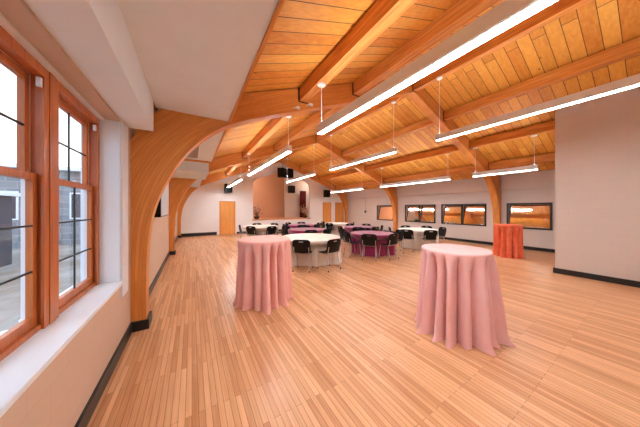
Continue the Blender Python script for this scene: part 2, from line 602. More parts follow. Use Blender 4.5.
box(bm, -0.905, -0.835, 2.20 + .006, 2.28 - .006, WZ0, WZ1 + 0.012)
struct('trim_12', bm, M['trimwood'], 'orange wood mullion between the two windows')
double_hung('window_added_3', 10.22, 11.38, 'unseen wood framed window added for daylight, left wall beyond the middle arch')  # unseen pair, added to bring daylight onto the far wall
double_hung('window_added_4', 11.42, 12.58, 'unseen wood framed window added for daylight, left wall by the far arch')

# ------------------------------------------------------------------ windows on the right wall
def right_window(name, y0, y1, z0, z1, split, label):
    bm = bmesh.new()
    t = 0.06
    x0, x1 = XR - 0.035, XR + 0.002
    box(bm, x0, x1, y0, y0 + t, z0, z1)
    box(bm, x0, x1, y1 - t, y1, z0, z1)
    box(bm, x0, x1, y0 + t, y1 - t, z0, z0 + t)
    box(bm, x0, x1, y0 + t, y1 - t, z1 - t, z1)
    if split:
        ym = (y0 + y1) / 2
        box(bm, x0, x1, ym - t / 2, ym + t / 2, z0 + t, z1 - t)
    r = struct(name, bm, M['steel'], label)
    seg = [(y0 + t, (y0 + y1) / 2 - t / 2), ((y0 + y1) / 2 + t / 2, y1 - t)] if split else [(y0 + t, y1 - t)]
    for a, b in seg:
        bm = bmesh.new()
        prism_xz(bm, [(XR + 0.012, z0 + t), (XR + 0.02, z0 + t), (XR + 0.15, z1 - t), (XR + 0.142, z1 - t)], a, b)
        obj('pane', bm, M['mirror'], r)
    return r
right_window('window_5', 2.12, 3.42, 0.80, 1.82, False, 'black framed reflective window nearest the right partition')
right_window('window_6', 4.13, 6.10, 0.80, 1.82, True, 'two-pane black framed reflective window just left of the right arch leg')
right_window('window_7', 6.42, 8.3, 0.80, 1.82, True, 'two-pane black framed reflective window behind the white-clothed table')
right_window('window_8', 9.15, 10.6, 0.80, 1.82, False, 'black framed reflective window farthest along the right wall')

# ------------------------------------------------------------------ doors
def door(name, x0, x1, h, label):
    bm = bmesh.new()
    y1 = YF
    box(bm, x0 - 0.07, x0, y1 - 0.05, y1, 0, h + 0.07)
    box(bm, x1, x1 + 0.07, y1 - 0.05, y1, 0, h + 0.07)
    box(bm, x0, x1, y1 - 0.05, y1, h, h + 0.07)
    r = struct(name, bm, M['beam'], label)
    obj('door_panel', BX(x0 + .003, x1 - .003, y1 - 0.03, y1 - 0.002, 0.005, h - .003), M['doorwood'], r)
    bm = bmesh.new()
    tube(bm, [(x1 - 0.09, y1 - 0.03, 1.0), (x1 - 0.09, y1 - 0.08, 1.0), (x1 - 0.2, y1 - 0.085, 1.0)], 0.012)
    obj('door_handle', bm, M['chrome'], r, label='metal lever handle')
    return r
door('door_1', 1.50, 2.26, 1.98, 'orange wooden door left of the stage')
door('door_2', 8.92, 9.55, 2.02, 'orange wooden door right of the stage, nearer it')
door('door_3', 10.13, 10.82, 2.02, 'orange wooden door right of the stage, by the corner')

# ------------------------------------------------------------------ arches
INT = [(-.52, 0), (-.525, .5), (-.515, 1.0), (-.475, 1.42), (-.405, 1.71), (-.29, 2.0), (-.15, 2.268), (.037, 2.535), (.284, 2.775), (.52, 2.94), (.85, 3.10), (1.3, 3.285), (2.13, 3.61), (3.5, 4.145), (RX, 4.83)]
EXT = [(-.70, 0), (-.70, .5), (-.70, 1.0), (-.70, 1.44), (-.70, 1.75), (-.70, 2.12), (-.69, 2.42), (-.60, 2.66), (-.45, 2.88), (-.20, 3.10), (.25, 3.31), (.9, 3.558), (1.95, 3.957), (3.35, 4.489), (RX, 5.215)]
def catmull(pts, sub):
    out = []
    n = len(pts)
    for i in range(n - 1):
        p0, p1, p2, p3 = pts[max(i - 1, 0)], pts[i], pts[i + 1], pts[min(i + 2, n - 1)]
        for k in range(sub):
            t = k / sub
            out.append(tuple(0.5 * ((2 * p1[j]) + (-p0[j] + p2[j]) * t + (2 * p0[j] - 5 * p1[j] + 4 * p2[j] - p3[j]) * t * t + (-p0[j] + 3 * p1[j] - 3 * p2[j] + p3[j]) * t ** 3) for j in (0, 1)))
    out.append(pts[-1])
    return out
def arch_half(mirror, y0, y1):
    bm = bmesh.new()
    uvl = bm.loops.layers.uv.new('UVMap')
    I = catmull(INT, 4)
    E = catmull(EXT, 4)
    if mirror:
        I = [(2 * RX - x, z) for x, z in I]
        E = [(2 * RX - x, z) for x, z in E]
    n = len(I)
    s = [0]
    for i in range(1, n):
        s.append(s[-1] + math.dist(I[i], I[i - 1]) * 0.5 + math.dist(E[i], E[i - 1]) * 0.5)
    v = []
    for i in range(n):
        v.append([bm.verts.new((I[i][0], y0, I[i][1])), bm.verts.new((E[i][0], y0, E[i][1])), bm.verts.new((E[i][0], y1, E[i][1])), bm.verts.new((I[i][0], y1, I[i][1]))])
    th = y1 - y0
    off = 5 * mirror + y0
    for i in range(n - 1):
        w0 = math.dist(I[i], E[i])
        w1 = math.dist(I[i + 1], E[i + 1])
        W = [(0, w0, 0, w1), (w0, w0 + th, w1, w1 + th), (w0, 0, w1, 0), (0, th, 0, th)]
        for k in range(4):
            k2 = (k + 1) % 4
            f = bm.faces.new((v[i][k], v[i][k2], v[i + 1][k2], v[i + 1][k]))
            a, b, c, d = W[k]
            if k == 3:   # intrados: one lamination wide
                a, b, c, d = 0.003, 0.037, 0.003, 0.037
            if k == 1:
                a, b, c, d = 0.003, 0.037, 0.003, 0.037
            for lp, uv in zip(f.loops, ((s[i] + off, a), (s[i] + off, b), (s[i + 1] + off, d), (s[i + 1] + off, c))):
                lp[uvl].uv = uv
    bm.faces.new(v[0])
    bm.faces.new(v[-1][::-1])
    return bm
ARCHY = [(3.6, 3.83), (8.85, 9.08), (13.85, 14.08)]
ANAME = ['large curved laminated timber arch nearest the camera, springing beside the windows',
         'curved laminated timber arch in the middle of the hall, second from the camera',
         'curved laminated timber arch against the far stage wall']
for (y0, y1), lab in zip(ARCHY, ANAME):
    t = thing('timber_arch', lab, 'arch', (RX, y0, 0), group='laminated arches across the hall')
    for mir in (0, 1):
        bm = arch_half(mir, y0, y1)
        bmesh.ops.translate(bm, verts=bm.verts, vec=(-RX, -y0, 0))
        rib = obj('arch_rib', bm, M['glulam'], t)
        for p in rib.data.polygons:
            p.use_smooth = False
        # black base boot around the foot
        xa, xb = (-.705, -.49) if not mir else (2 * RX + .49, 2 * RX + .705)
        bm = bmesh.new()
        box(bm, min(xa, xb) - RX, max(xa, xb) - RX, -0.025, y1 - y0 + 0.025, 0, 0.125)
        obj('base_boot', bm, M['black'], rib, label='black vinyl base around the foot')
    bm = bmesh.new()
    box(bm, -0.10, 0.10, -0.012, y1 - y0 + 0.012, 4.93, 5.12)
    obj('ridge_plate', bm, M['steel'], t, label='black steel plate at the peak')

# ------------------------------------------------------------------ purlins
ROWS = [(1.81, 'second roof slope row left of the ridge'), (3.13, 'row just left of the ridge'), (RX, 'ridge row at the peak'), (6.79, 'row just right of the ridge'), (8.45, 'second row right of the ridge'), (10.0, 'row lowest on the right slope')]
BAYS = [(YN, 3.6, 'near bay over the camera'), (3.83, 8.85, 'middle bay'), (9.08, 13.85, 'far bay by the stage')]
for x, rl in ROWS:
    for y0, y1, bl in BAYS:
        if x > 7.73 and y0 < 0:
            y0 = 1.425
        w = 0.078
        zt = deck_z(x) - (0.035 if x != RX else 0.07)
        zb = zt - (0.25 if x != RX else 0.32)
        t = thing('roof_beam', 'orange timber beam under the roof boards, %s, %s' % (rl, bl), 'beam', (x, y0, zb), group='timber roof beams')
        bm = bmesh.new()
        box(bm, -w, w, 0.012, y1 - y0 - 0.012, 0, zt - zb, bev=0.006)
        obj('timber', bm, M['beam'], t)
        for ya, yb in ((0.0, 0.012), (y1 - y0 - 0.012, y1 - y0)):
            obj('hanger', BX(-w - 0.02, w + 0.02, ya, yb, -0.015, zt - zb + 0.01), M['steel'], t, label='black steel beam hanger')
        
# ------------------------------------------------------------------ pendant lights
def pendant(x, y0, y1, z, label, w=0.105, h=0.135, cordtop=None, ends=(0.0, 0.0)):
    x -= 0.03
    t = thing('linear_pendant_light', label, 'ceiling light', (x, y0, z), group='linear fluorescent pendants')
    L = y1 - y0
    bm = bmesh.new()
    a = w / 2
    prism = [(-a, 0.012), (-a, h), (-a + 0.03, h), (-a + 0.03, h - 0.02), (a - 0.03, h - 0.02), (a - 0.03, h), (a, h), (a, 0.012), (a - 0.012, 0.0), (a - 0.012, 0.02), (-a + 0.012, 0.02), (-a + 0.012, 0.0)]
    prism_xz(bm, prism, 0, L)
    hs = obj('housing', bm, M['white_metal'], t)
    obj('end_cap', BX(-a, a, -0.01, 0.0, 0, h), M['white_metal'], hs)
    obj('end_cap', BX(-a, a, L, L + 0.01, 0, h), M['white_metal'], hs)
    obj('diffuser', BX(-a + 0.013, a - 0.013, 0.002, L - 0.002, -0.004, 0.018), M['lamp'], t, label='glowing white diffuser')
    obj('uplight', BX(-a + 0.032, a - 0.032, 0.01, L - 0.01, h - 0.018, h - 0.012), M['uplamp'], t, label='glowing upper tube')
    for yy in (0.06 + ends[0], L - 0.06 - ends[1]):
        zt = cordtop - z
        bm = bmesh.new()
        tube(bm, [(0, yy, h - 0.02), (0, yy, zt - 0.03)], 0.006, 6)
        cd = obj('cord', bm, M['white_metal'], t)
        bm = bmesh.new()
        lathe(bm, [(0.062, zt - 0.035), (0.066, zt - 0.02), (0.066, zt - 0.001)], 20, (0, yy))
        obj('canopy', bm, M['white_metal'], cd)
    return t
zA = 1.6 + 0.672 * 1.84
zB = 1.6 + 0.322 * RX
zC = 1.6 + 0.132 * 8.48
def ctop(x):
    return deck_z(x) - (0.285 if x != RX else 0.39)
pendant(1.84, -1.0, 2.98, zA, 'long white pendant light nearest the camera, left row', cordtop=ctop(1.84))
pendant(1.84, 4.24, 8.1, zA, 'white pendant light in the middle bay, left row before the stage', cordtop=ctop(1.84))
pendant(1.84, 9.5, 13.4, zA, 'small far white pendant light above the left door', cordtop=ctop(1.84))
pendant(RX, -1.0, 2.96, zB, 'long white pendant light passing in front of the right partition, ridge row', cordtop=ctop(RX))
pendant(RX, 4.22, 7.7, zB, 'white pendant light at mid-picture, ridge row', cordtop=ctop(RX))
pendant(RX, 9.1, 12.7, zB, 'far white pendant light before the stage opening, ridge row', cordtop=ctop(RX))
pendant(8.48, 2.95, 4.35 + 0.0, zC, 'white pendant light in front of right arch, lowest right row', cordtop=ctop(8.48)) if False else None
pendant(8.48, 1.9, 3.5, zC, 'short white pendant light right of the near arch, right row', cordtop=ctop(8.48))
pendant(8.48, 4.3, 7.75, zC, 'white pendant light above the right windows, right row', cordtop=ctop(8.48))
pendant(8.48, 9.12, 12.3, zC, 'far white pendant light above the far right doors, right row', cordtop=ctop(8.48))

# ------------------------------------------------------------------ draped tables
def drape(name, x, y, r, h, mt, label, group, folds=17, flare=0.05, amp=0.05, inn=0.05, seed=1, pool=0.03, hem=0.003, nth=288, cat='tablecloth', tail=None, chairs=()):
    rnd = random.Random(seed)
    ph = [rnd.uniform(0, 2 * pi) for _ in range(6)]
    bm = bmesh.new()
    def pleat(th, t):
        warp = 0.35 * sin(2 * th + ph[0]) + 0.25 * sin(3 * th + ph[1]) + 0.12 * t * sin(5 * th + ph[5])
        a = cos(folds * th + 2.2 * warp + ph[2])
        b = cos((folds * 0.5 // 1) * th + 1.5 * warp + ph[3])
        c = cos(3 * th + ph[4])
        sharp = 2 * abs(cos(0.5 * (folds * th + 2.2 * warp + ph[2]))) ** 0.75 - 1
        return 0.75 * sharp + 0.25 * b, 0.5 + 0.5 * c
    rows = []
    NT = nth
    for rr in (0.25, 0.5, 0.75, 0.92):
        rows.append([(x + r * rr * cos(2 * pi * k / NT), y + r * rr * sin(2 * pi * k / NT), h) for k in range(NT)])
    for rr, dz in ((0.975, 0.001), (0.995, 0.005), (1.004, 0.013), (1.008, 0.024)):
        rows.append([(x + r * rr * cos(2 * pi * k / NT), y + r * rr * sin(2 * pi * k / NT), h - dz) for k in range(NT)])
    nz = 22
    for i in range(1, nz + 1):
        t = i / nz
        ring = []
        for k in range(NT):
            th = 2 * pi * k / NT
            p, m = pleat(th, t)
            g = t ** 0.75
            rad = r * 1.008 + flare * g * (0.7 + 0.6 * m) + inn * 0.5 * (p - 1) * min(1, t * 5) * (0.7 + 0.6 * m) + amp * g * (0.5 + 0.5 * p) * (0.7 + 0.6 * m)
            if tail:
                dth = (th - tail[0] + pi) % (2 * pi) - pi
                rad += tail[1] * max(0, t - 0.25) ** 1.3 * math.exp(-(dth / tail[2]) ** 2)
            z = h - 0.024 - (h - 0.024 - hem) * t
            if t > 0.9:
                q = (t - 0.9) / 0.1
                rad += pool * q * q * (0.4 + 0.6 * max(0, p)) * (0.3 + m)
            for (ca, cd) in chairs:
                dth = (th - ca + pi) % (2 * pi) - pi
                if abs(dth) < 1.2:
                    lim = cd / max(cos(dth), 0.2)
                    lat = abs(lim * sin(dth))
                    wgt = 1 - min(1, max(0, (lat - 0.25) / 0.09))
                    wz = min(1, max(0, (h - 0.06 - z) / 0.20))
                    wgt *= wz * wz * (3 - 2 * wz)
                    if lim < rad:
                        rad = rad + (lim - rad) * wgt
            ring.append((x + rad * cos(th), y + rad * sin(th), z))
        rows.append(ring)
    vs = [[bm.verts.new(p) for p in ring] for ring in rows]
    c = bm.verts.new((x, y, h))
    for k in range(NT):
        bm.faces.new((c, vs[0][k], vs[0][(k + 1) % NT]))
    for i in range(len(vs) - 1):
        for k in range(NT):
            k2 = (k + 1) % NT
            bm.faces.new((vs[i][k], vs[i + 1][k], vs[i + 1][k2], vs[i][k2]))
    bmesh.ops.translate(bm, verts=bm.verts, vec=(-x, -y, 0))
    o = obj(name, bm, mt, None, True)
    o.location = (x, y, 0)
    return tag(o, label, cat, group)
G1 = 'cloths on high cocktail tables'
drape('tablecloth', 2.985, 1.455, 0.395, 1.07, M['pink'], 'pale pink cloth to the floor over high round cocktail table, nearest on the right', G1, 17, 0.0, 0.115, 0.19, 3, 0.05)
drape('tablecloth', 1.10, 3.70, 0.445, 1.07, M['salmon'], 'salmon pink cloth to the floor over high round cocktail table, left of centre', G1, 17, 0.0, 0.06, 0.18, 11, 0.04, tail=(-1.75, 0.16, 0.22))
drape('tablecloth', 9.02, 2.72, 0.37, 1.07, M['coral'], 'coral orange cloth over cocktail table in front of the right arch leg', G1, 13, 0.0, 0.03, 0.17, 5, 0.02)
G2 = 'white cloths on round tables'
G3 = 'purple cloths on round tables'
WHITE_D = dict(folds=24, flare=0.0, amp=0.05, inn=0.04, pool=0.0, hem=0.01, nth=200)
TC, TD, TF, TA, TB, TE, TH, TG = (3.06, 5.6), (5.40, 5.35), (7.98, 5.33), (2.86, 10.2), (4.05, 7.75), (6.75, 7.45), (5.0, 10.0), (7.2, 9.9)

# ------------------------------------------------------------------ chairs (facing +Y, origin under the seat)
def shell_grid(bm, fn, nu, nv, th, skip=()):
    def P(i, j):
        return Vector(fn(i / nu, j / nv))
    pts = [[P(i, j) for j in range(nv + 1)] for i in range(nu + 1)]
    nor = {}
    for i in range(nu + 1):
        for j in range(nv + 1):
            a = pts[min(i + 1, nu)][j] - pts[max(i - 1, 0)][j]
            b = pts[i][min(j + 1, nv)] - pts[i][max(j - 1, 0)]
            nor[i, j] = a.cross(b).normalized()
    A = [[bm.verts.new(pts[i][j] + nor[i, j] * th / 2) for j in range(nv + 1)] for i in range(nu + 1)]
    B = [[bm.verts.new(pts[i][j] - nor[i, j] * th / 2) for j in range(nv + 1)] for i in range(nu + 1)]
    def solid(i, j):
        return 0 <= i < nu and 0 <= j < nv and (i, j) not in skip
    for i in range(nu):
        for j in range(nv):
            if not solid(i, j):
                continue
            bm.faces.new((A[i][j], A[i + 1][j], A[i + 1][j + 1], A[i][j + 1]))
            bm.faces.new((B[i][j], B[i][j + 1], B[i + 1][j + 1], B[i + 1][j]))
            for (di, dj, p, q) in ((-1, 0, (i, j), (i, j + 1)), (1, 0, (i + 1, j + 1), (i + 1, j)), (0, -1, (i + 1, j), (i, j)), (0, 1, (i, j + 1), (i + 1, j + 1))):
                if not solid(i + di, j + dj):
                    bm.faces.new((A[p[0]][p[1]], A[q[0]][q[1]], B[q[0]][q[1]], B[p[0]][p[1]]))
    return bm

def make_chair(label, group):
    t = thing('stacking_chair', label, 'chair', (0, 0, 0), 0, group)
    def seat_fn(u, v):
        x = (u - 0.5) * 2
        w = 0.23 - 0.02 * v
        yy = -0.20 + 0.43 * v
        yy -= 0.03 * abs(x) ** 3 * v
        z = 0.452 + 0.018 * x * x - 0.03 * max(0, v - 0.8) * 5 * 0.6 - 0.012 * sin(pi * v) + 0.02 * max(0, 0.15 - v) / 0.15
        return (x * w, yy, z)
    seat = obj('seat', shell_grid(bmesh.new(), seat_fn, 10, 10, 0.012), M['plastic'], t, True)
    def back_fn(u, v):
        x = (u - 0.5) * 2
        w = 0.225 + 0.012 * sin(pi * v)
        if v > 0.85:
            w -= 0.05 * ((v - 0.85) / 0.15) ** 2
        z = 0.475 + 0.345 * v
        if v > 0.9:
            z -= 0.012 * abs(x) ** 4
        y = -0.205 - 0.075 * v + 0.045 * x * x - 0.012 * sin(pi * v)
        return (x * w, y, z)
    skip = {(i, 12) for i in range(6, 10)}
    back = obj('backrest', shell_grid(bmesh.new(), back_fn, 16, 15, 0.012, skip), M['plastic'], t, True)
    fr = bmesh.new()
    for s in (-1, 1):
        tube(fr, [(s * 0.18, 0.16, 0.43), (s * 0.18, -0.17, 0.43), (s * 0.195, -0.215, 0.50), (s * 0.198, -0.245, 0.62)], 0.011, 8)
    tube(fr, [(-0.18, -0.12, 0.425), (0.18, -0.12, 0.425)], 0.009, 8)
    tube(fr, [(-0.18, 0.12, 0.425), (0.18, 0.12, 0.425)], 0.009, 8)
    obj('frame', fr, M['chrome'], t, True)
    for s in (-1, 1):
        for (ya, yb) in ((0.15, 0.20), (-0.15, -0.24)):
            bm = tube(bmesh.new(), [(s * 0.18, ya, 0.425), (s * 0.205, yb * 0.98, 0.06), (s * 0.21, yb, 0.014)], 0.011, 8)
            lg = obj('leg', bm, M['chrome'], t, True)
            bm = lathe(bmesh.new(), [(0.014, 0), (0.016, 0.012), (0.013, 0.03)], 10, (s * 0.21, yb))
            obj('foot_cap', bm, M['plastic'], lg, label='black plastic foot')
    return t
chair0 = None
DENT = {}
def chair(x, y, tgt, label, group, twist=0):
    global chair0
    a = math.atan2(tgt[1] - y, tgt[0] - x) - pi / 2 + radians(twist)
    # nudge so the backrest stands at x,y
    ox = x + 0.22 * cos(a + pi / 2)
    oy = y + 0.22 * sin(a + pi / 2)
    ex, ey = ox - tgt[0], oy - tgt[1]
    DENT.setdefault(tgt, []).append((math.atan2(ey, ex), math.hypot(ex, ey) - 0.27))
    label = 'black chair ' + label
    if chair0 is None:
        chair0 = make_chair(label, group)
        chair0.location = (ox, oy, 0)
        chair0.rotation_euler = (0, 0, a)
        return chair0
    return dup(chair0, (ox, oy, 0), a, label, group)
g = 'chairs at the nearest white round table'
chair(2.36, 4.78, TC, 'on the near side of the nearest white table, beside the salmon table', g)
chair(3.13, 4.44, TC, 'on the near side of the nearest white table, right of its neighbour', g, 4)
chair(1.92, 5.95, TC, 'hidden side of the nearest white table, behind the salmon cocktail table', g) if False else None
g = 'chairs at the nearest purple table'
chair(4.66, 4.74, TD, 'at the front of the nearest purple table, on its left', g)
chair(5.40, 4.42, TD, 'at the front of the nearest purple table, on its right, turned sideways', g)
chair(6.48, 5.05, TD, 'at the right side of the nearest purple table', g)
chair(4.45, 5.55, TD, 'tucked at the left side of the nearest purple table', g)
chair(4.90, 6.40, TD, 'behind the left edge of the nearest purple table', g)
chair(5.95, 6.28, TD, 'at the back of the nearest purple table', g)
g = 'chairs at the white table by the right windows'
chair(6.88, 5.04, TF, 'at the front left of the white table below the right windows', g, 10)
chair(7.42, 4.43, TF, 'at the front right of the white table below the right windows', g, -10)
chair(8.42, 6.22, TF, 'behind the white table below the right windows, left of its pair', g)
chair(9.02, 5.58, TF, 'behind the white table below the right windows, right of its pair', g)
chair(8.95, 4.84, TF, 'alone at the right end of the white table below the windows', g)
chair(7.18, 6.06, TF, 'at the back left of the white table below the right windows', g)
g = 'chairs at the far white table near the left door'
chair(1.95, 10.5, TA, 'at the left end of the far white table, nearest the left door', g)
chair(2.22, 9.52, TA, 'in front of the far white table, second from the left door', g)
chair(3.02, 9.08, TA, 'in front of the far white table, third from the left door', g)
chair(3.72, 9.42, TA, 'at the right end of the far white table', g)
chair(2.96, 11.3, TA, 'behind the far white table, back to the stage, left one', g)
chair(3.75, 10.85, TA, 'behind the far white table, back to the stage, right one', g)
g = 'chairs at the purple table behind the white one'
chair(3.02, 7.55, TB, 'at the left of the purple table behind the nearest white table', g)
chair(3.75, 6.80, TB, 'in front of the purple table behind the nearest white table, left one', g)
chair(4.45, 6.80, TB, 'in front of the purple table behind the nearest white table, right one', g)
chair(5.05, 7.50, TB, 'at the right of the purple table behind the nearest white table', g)
chair(3.55, 8.62, TB, 'behind the purple table near the nearest white table, left one', g)
chair(4.50, 8.68, TB, 'behind the purple table near the nearest white table, right one', g)
g = 'chairs at the purple table behind the nearest purple one'
chair(5.72, 7.62, TE, 'at the left of the second purple table back on the right', g)
chair(6.00, 6.75, TE, 'at the front left of the second purple table back on the right', g)
chair(6.78, 6.52, TE, 'in front of the second purple table back on the right', g)
chair(7.55, 6.86, TE, 'at the front right of the second purple table back on the right', g)
chair(7.62, 7.95, TE, 'at the back right of the second purple table back on the right', g)
chair(7.02, 8.50, TE, 'behind the second purple table back on the right', g)
g = 'chairs at the farthest purple table'
chair(4.03, 10.15, TH, 'at the left of the farthest purple table before the stage', g)
chair(4.55, 9.12, TH, 'in front of the farthest purple table before the stage, left one', g)
chair(5.35, 9.10, TH, 'in front of the farthest purple table before the stage, right one', g)
chair(5.98, 9.95, TH, 'at the right of the farthest purple table before the stage', g)
chair(4.60, 10.95, TH, 'behind the farthest purple table before the stage, left one', g)
chair(5.40, 10.92, TH, 'behind the farthest purple table before the stage, right one', g)
g = 'chairs at the farthest white table'
chair(6.36, 9.45, TG, 'at the left of the farthest white table toward the right doors', g)
chair(7.95, 9.35, TG, 'at the right of the farthest white table toward the right doors', g)
chair(6.75, 10.75, TG, 'behind the farthest white table toward the right doors', g)

# cloths last: the skirts are pushed in where a chair stands
drape('tablecloth', *TC, 0.90, 0.75, M['cream'], 'white cloth on the nearest large round table, beside the salmon cocktail table', G2, seed=21, chairs=DENT.get(TC, ()), **WHITE_D)
drape('tablecloth', *TF, 0.74, 0.75, M['cream'], 'white cloth on the round table below the right-hand windows', G2, seed=22, chairs=DENT.get(TF, ()), **WHITE_D)
drape('tablecloth', *TA, 0.84, 0.75, M['cream'], 'white cloth on the far round table near the left door', G2, seed=23, chairs=DENT.get(TA, ()), **WHITE_D)
drape('tablecloth', *TG, 0.70, 0.75, M['cream'], 'white cloth on the farthest round table, toward the right doors', G2, seed=24, chairs=DENT.get(TG, ()), **WHITE_D)
drape('tablecloth', *TD, 0.74, 0.75, M['purple'], 'purple cloth on the nearest purple round table at mid-picture', G3, seed=25, chairs=DENT.get(TD, ()), **WHITE_D)
drape('tablecloth', *TB, 0.74, 0.75, M['purple'], 'purple cloth on the round table behind the nearest white table', G3, seed=26, chairs=DENT.get(TB, ()), **WHITE_D)
drape('tablecloth', *TE, 0.74, 0.75, M['purple'], 'purple cloth on the round table directly behind the nearest purple one', G3, seed=27, chairs=DENT.get(TE, ()), **WHITE_D)
drape('tablecloth', *TH, 0.74, 0.75, M['purple'], 'purple cloth on the farthest purple table, in front of the stage', G3, seed=28, chairs=DENT.get(TH, ()), **WHITE_D)

# ------------------------------------------------------------------ speakers
def speaker(x, y, z, w, d, h, label, rx=0, name='loudspeaker'):
    t = thing(name, label, 'speaker', (x, y, z), 0, 'black loudspeakers on the far wall')
    obj('cabinet', BX(-w / 2, w / 2, 0, d, 0, h, bev=0.012), M['speaker'], t)
    obj('grille', BX(-w / 2 + 0.02, w / 2 - 0.02, -0.01, 0.0, 0.02, h - 0.02), M['plastic'], t, label='black mesh grille')
    obj('bracket', BX(-0.04, 0.04, d, d + 0.05, h / 2 - 0.06, h / 2 + 0.06), M['steel'], t)
    t.rotation_euler = (rx, 0, 0)
    return t
speaker(1.90, YF - 0.35, 2.58, 0.42, 0.29, 0.52, 'square black loudspeaker above the left door')
speaker(9.1, YF - 0.35, 2.50, 0.44, 0.29, 0.55, 'square black loudspeaker above the right doors')
speaker(6.85, YF + 1.40, 2.85, 0.52, 0.29, 0.58, 'black loudspeaker on the wall inside the stage, right side')
t = thing('speaker_cluster', 'hanging black pair of loudspeakers at the peak above the stage', 'speaker', (5.46, YF - 0.55, 3.72), 0)
for s in (-1, 1):
    bm = BX(-0.24, 0.24, -0.2, 0.2, 0, 0.62, bev=0.012)
    bmesh.ops.rotate(bm, verts=bm.verts, cent=(0, 0, 0), matrix=Matrix.Rotation(radians(25) * s, 3, 'Z'))
    bmesh.ops.translate(bm, verts=bm.verts, vec=(s * 0.28, 0, 0))
    cb = obj('cabinet', bm, M['speaker'], t)
    bm = BX(-0.21, 0.21, -0.212, -0.2, 0.03, 0.59)
    bmesh.ops.rotate(bm, verts=bm.verts, cent=(0, 0, 0), matrix=Matrix.Rotation(radians(25) * s, 3, 'Z'))
    bmesh.ops.translate(bm, verts=bm.verts, vec=(s * 0.28, 0, 0))
    obj('grille', bm, M['plastic'], cb)
bm = bmesh.new()
for s in (-1, 1):
    tube(bm, [(s * 0.2, 0, 0.6), (s * 0.1, 0, 1.3)], 0.012, 6)
obj('hanging_bar', bm, M['steel'], t)

# stage curtain
bm = bmesh.new()
pts = []
n = 40
def cv(k):
    return (7.55 + 0.55 * k / n, 0.05 * sin(k / n * 7 * 2 * pi))
A = []
for zz in (SZ0 + 0.01, 3.05):
    for off in (0, 0.02):
        A.append([bm.verts.new((cv(k)[0], YF + 1.45 + cv(k)[1] + off, zz)) for k in range(n + 1)])
for k in range(n):
    bm.faces.new((A[0][k], A[0][k + 1], A[2][k + 1], A[2][k]))
    bm.faces.new((A[1][k], A[3][k], A[3][k + 1], A[1][k + 1]))
    bm.faces.new((A[2][k], A[2][k + 1], A[3][k + 1], A[3][k]))
    bm.faces.new((A[0][k], A[1][k], A[1][k + 1], A[0][k + 1]))
tag(obj('stage_curtain', bm, M['curtain'], None, True), 'narrow dark maroon curtain hanging at the right side of the stage', 'curtain')

for lx in (3.0, 8.35):  # unseen lamps added to brighten the stage interior
    t = thing('stage_fill_lamp', 'unseen fill lamp added to brighten the stage, %s side' % ('left' if lx < 6 else 'right'), 'lamp', (lx, YF + 1.0, 3.75), 0, 'unseen fill lamps added for the stage')
    obj('shade', lathe(bmesh.new(), [(0.05, 0.2), (0.16, 0.0), (0.17, 0.0), (0.06, 0.21)], 20), M['steel'], t)
    obj('bulb', lathe(bmesh.new(), [(0.02, 0.16), (0.09, 0.08), (0.11, 0.02), (0.02, -0.01)], 16), M['uplamp'], t)
    obj('stem', tube(bmesh.new(), [(0, 0, 0.2), (0, 0, deck_z(lx) - 3.75)], 0.012, 6), M['steel'], t)
    ld = bpy.data.lights.new('stage_fill_light', 'POINT')
    ld.energy = 30 if lx < 6 else 7
    ld.shadow_soft_size = 0.1
    ld.color = (1.0, 0.9, 0.78)
    lo = bpy.data.objects.new('stage_fill_light', ld)
    lo.location = (0, 0, -0.12)
    link(lo, t)

# flower arrangements at the stage corners
def arrangement(x, y, z, seed, label):
    rnd = random.Random(seed)
    t = thing('flower_arrangement', label, 'flowers', (x, y, z), 0, 'flower arrangements on the stage edge')
    obj('pot', lathe(bmesh.new(), [(0.10, 0), (0.15, 0.03), (0.19, 0.14), (0.18, 0.2), (0.15, 0.2), (0.14, 0.15)], 20), M['pot'], t, True)
    st = bmesh.new()
    fl = bmesh.new()
    lv = bmesh.new()
    for k in range(40):
        a = rnd.uniform(0, 2 * pi)
        L = rnd.uniform(0.25, 0.95)
        sp = rnd.uniform(0.1, 0.55)
        p0 = Vector((0.05 * cos(a), 0.05 * sin(a), 0.17))
        p2 = Vector((sp * cos(a), 0.45 * sp * sin(a), 0.2 + L * (1 - 0.45 * sp)))
        p1 = (p0 + p2) / 2 + Vector((0, 0, 0.08))
        tube(st, [p0, p1, p2], [0.007, 0.006, 0.003], 5)
        for q in range(5):
            f = rnd.uniform(0.35, 1.0)
            c = p0.lerp(p1, f * 2) if f < 0.5 else p1.lerp(p2, f * 2 - 1)
            c = c + Vector([rnd.uniform(-0.03, 0.03) for _ in range(3)])
            tgt = fl if rnd.random() < 0.55 else lv
            mtx = Matrix.Translation(c) @ Matrix.Rotation(rnd.uniform(0, 6), 4, 'Z') @ Matrix.Rotation(rnd.uniform(-1, 1), 4, 'X') @ Matrix.Diagonal((1, 0.6, 0.45, 1))
            bmesh.ops.create_icosphere(tgt, subdivisions=1, radius=rnd.uniform(0.025, 0.055), matrix=mtx)
    obj('stems', st, M['leafd'], t)
    obj('blossoms', fl, M['blossom'], t)['kind'] = 'stuff'
    obj('leaves', lv, M['leaf'], t)['kind'] = 'stuff'
    return t
arrangement(3.80, YF + 0.45, SZ0 + 0.012, 4, 'dried flower arrangement in a dark pot on the left end of the stage')
arrangement(7.50, YF + 0.45, SZ0 + 0.012, 9, 'dried flower arrangement in a dark pot on the right end of the stage')

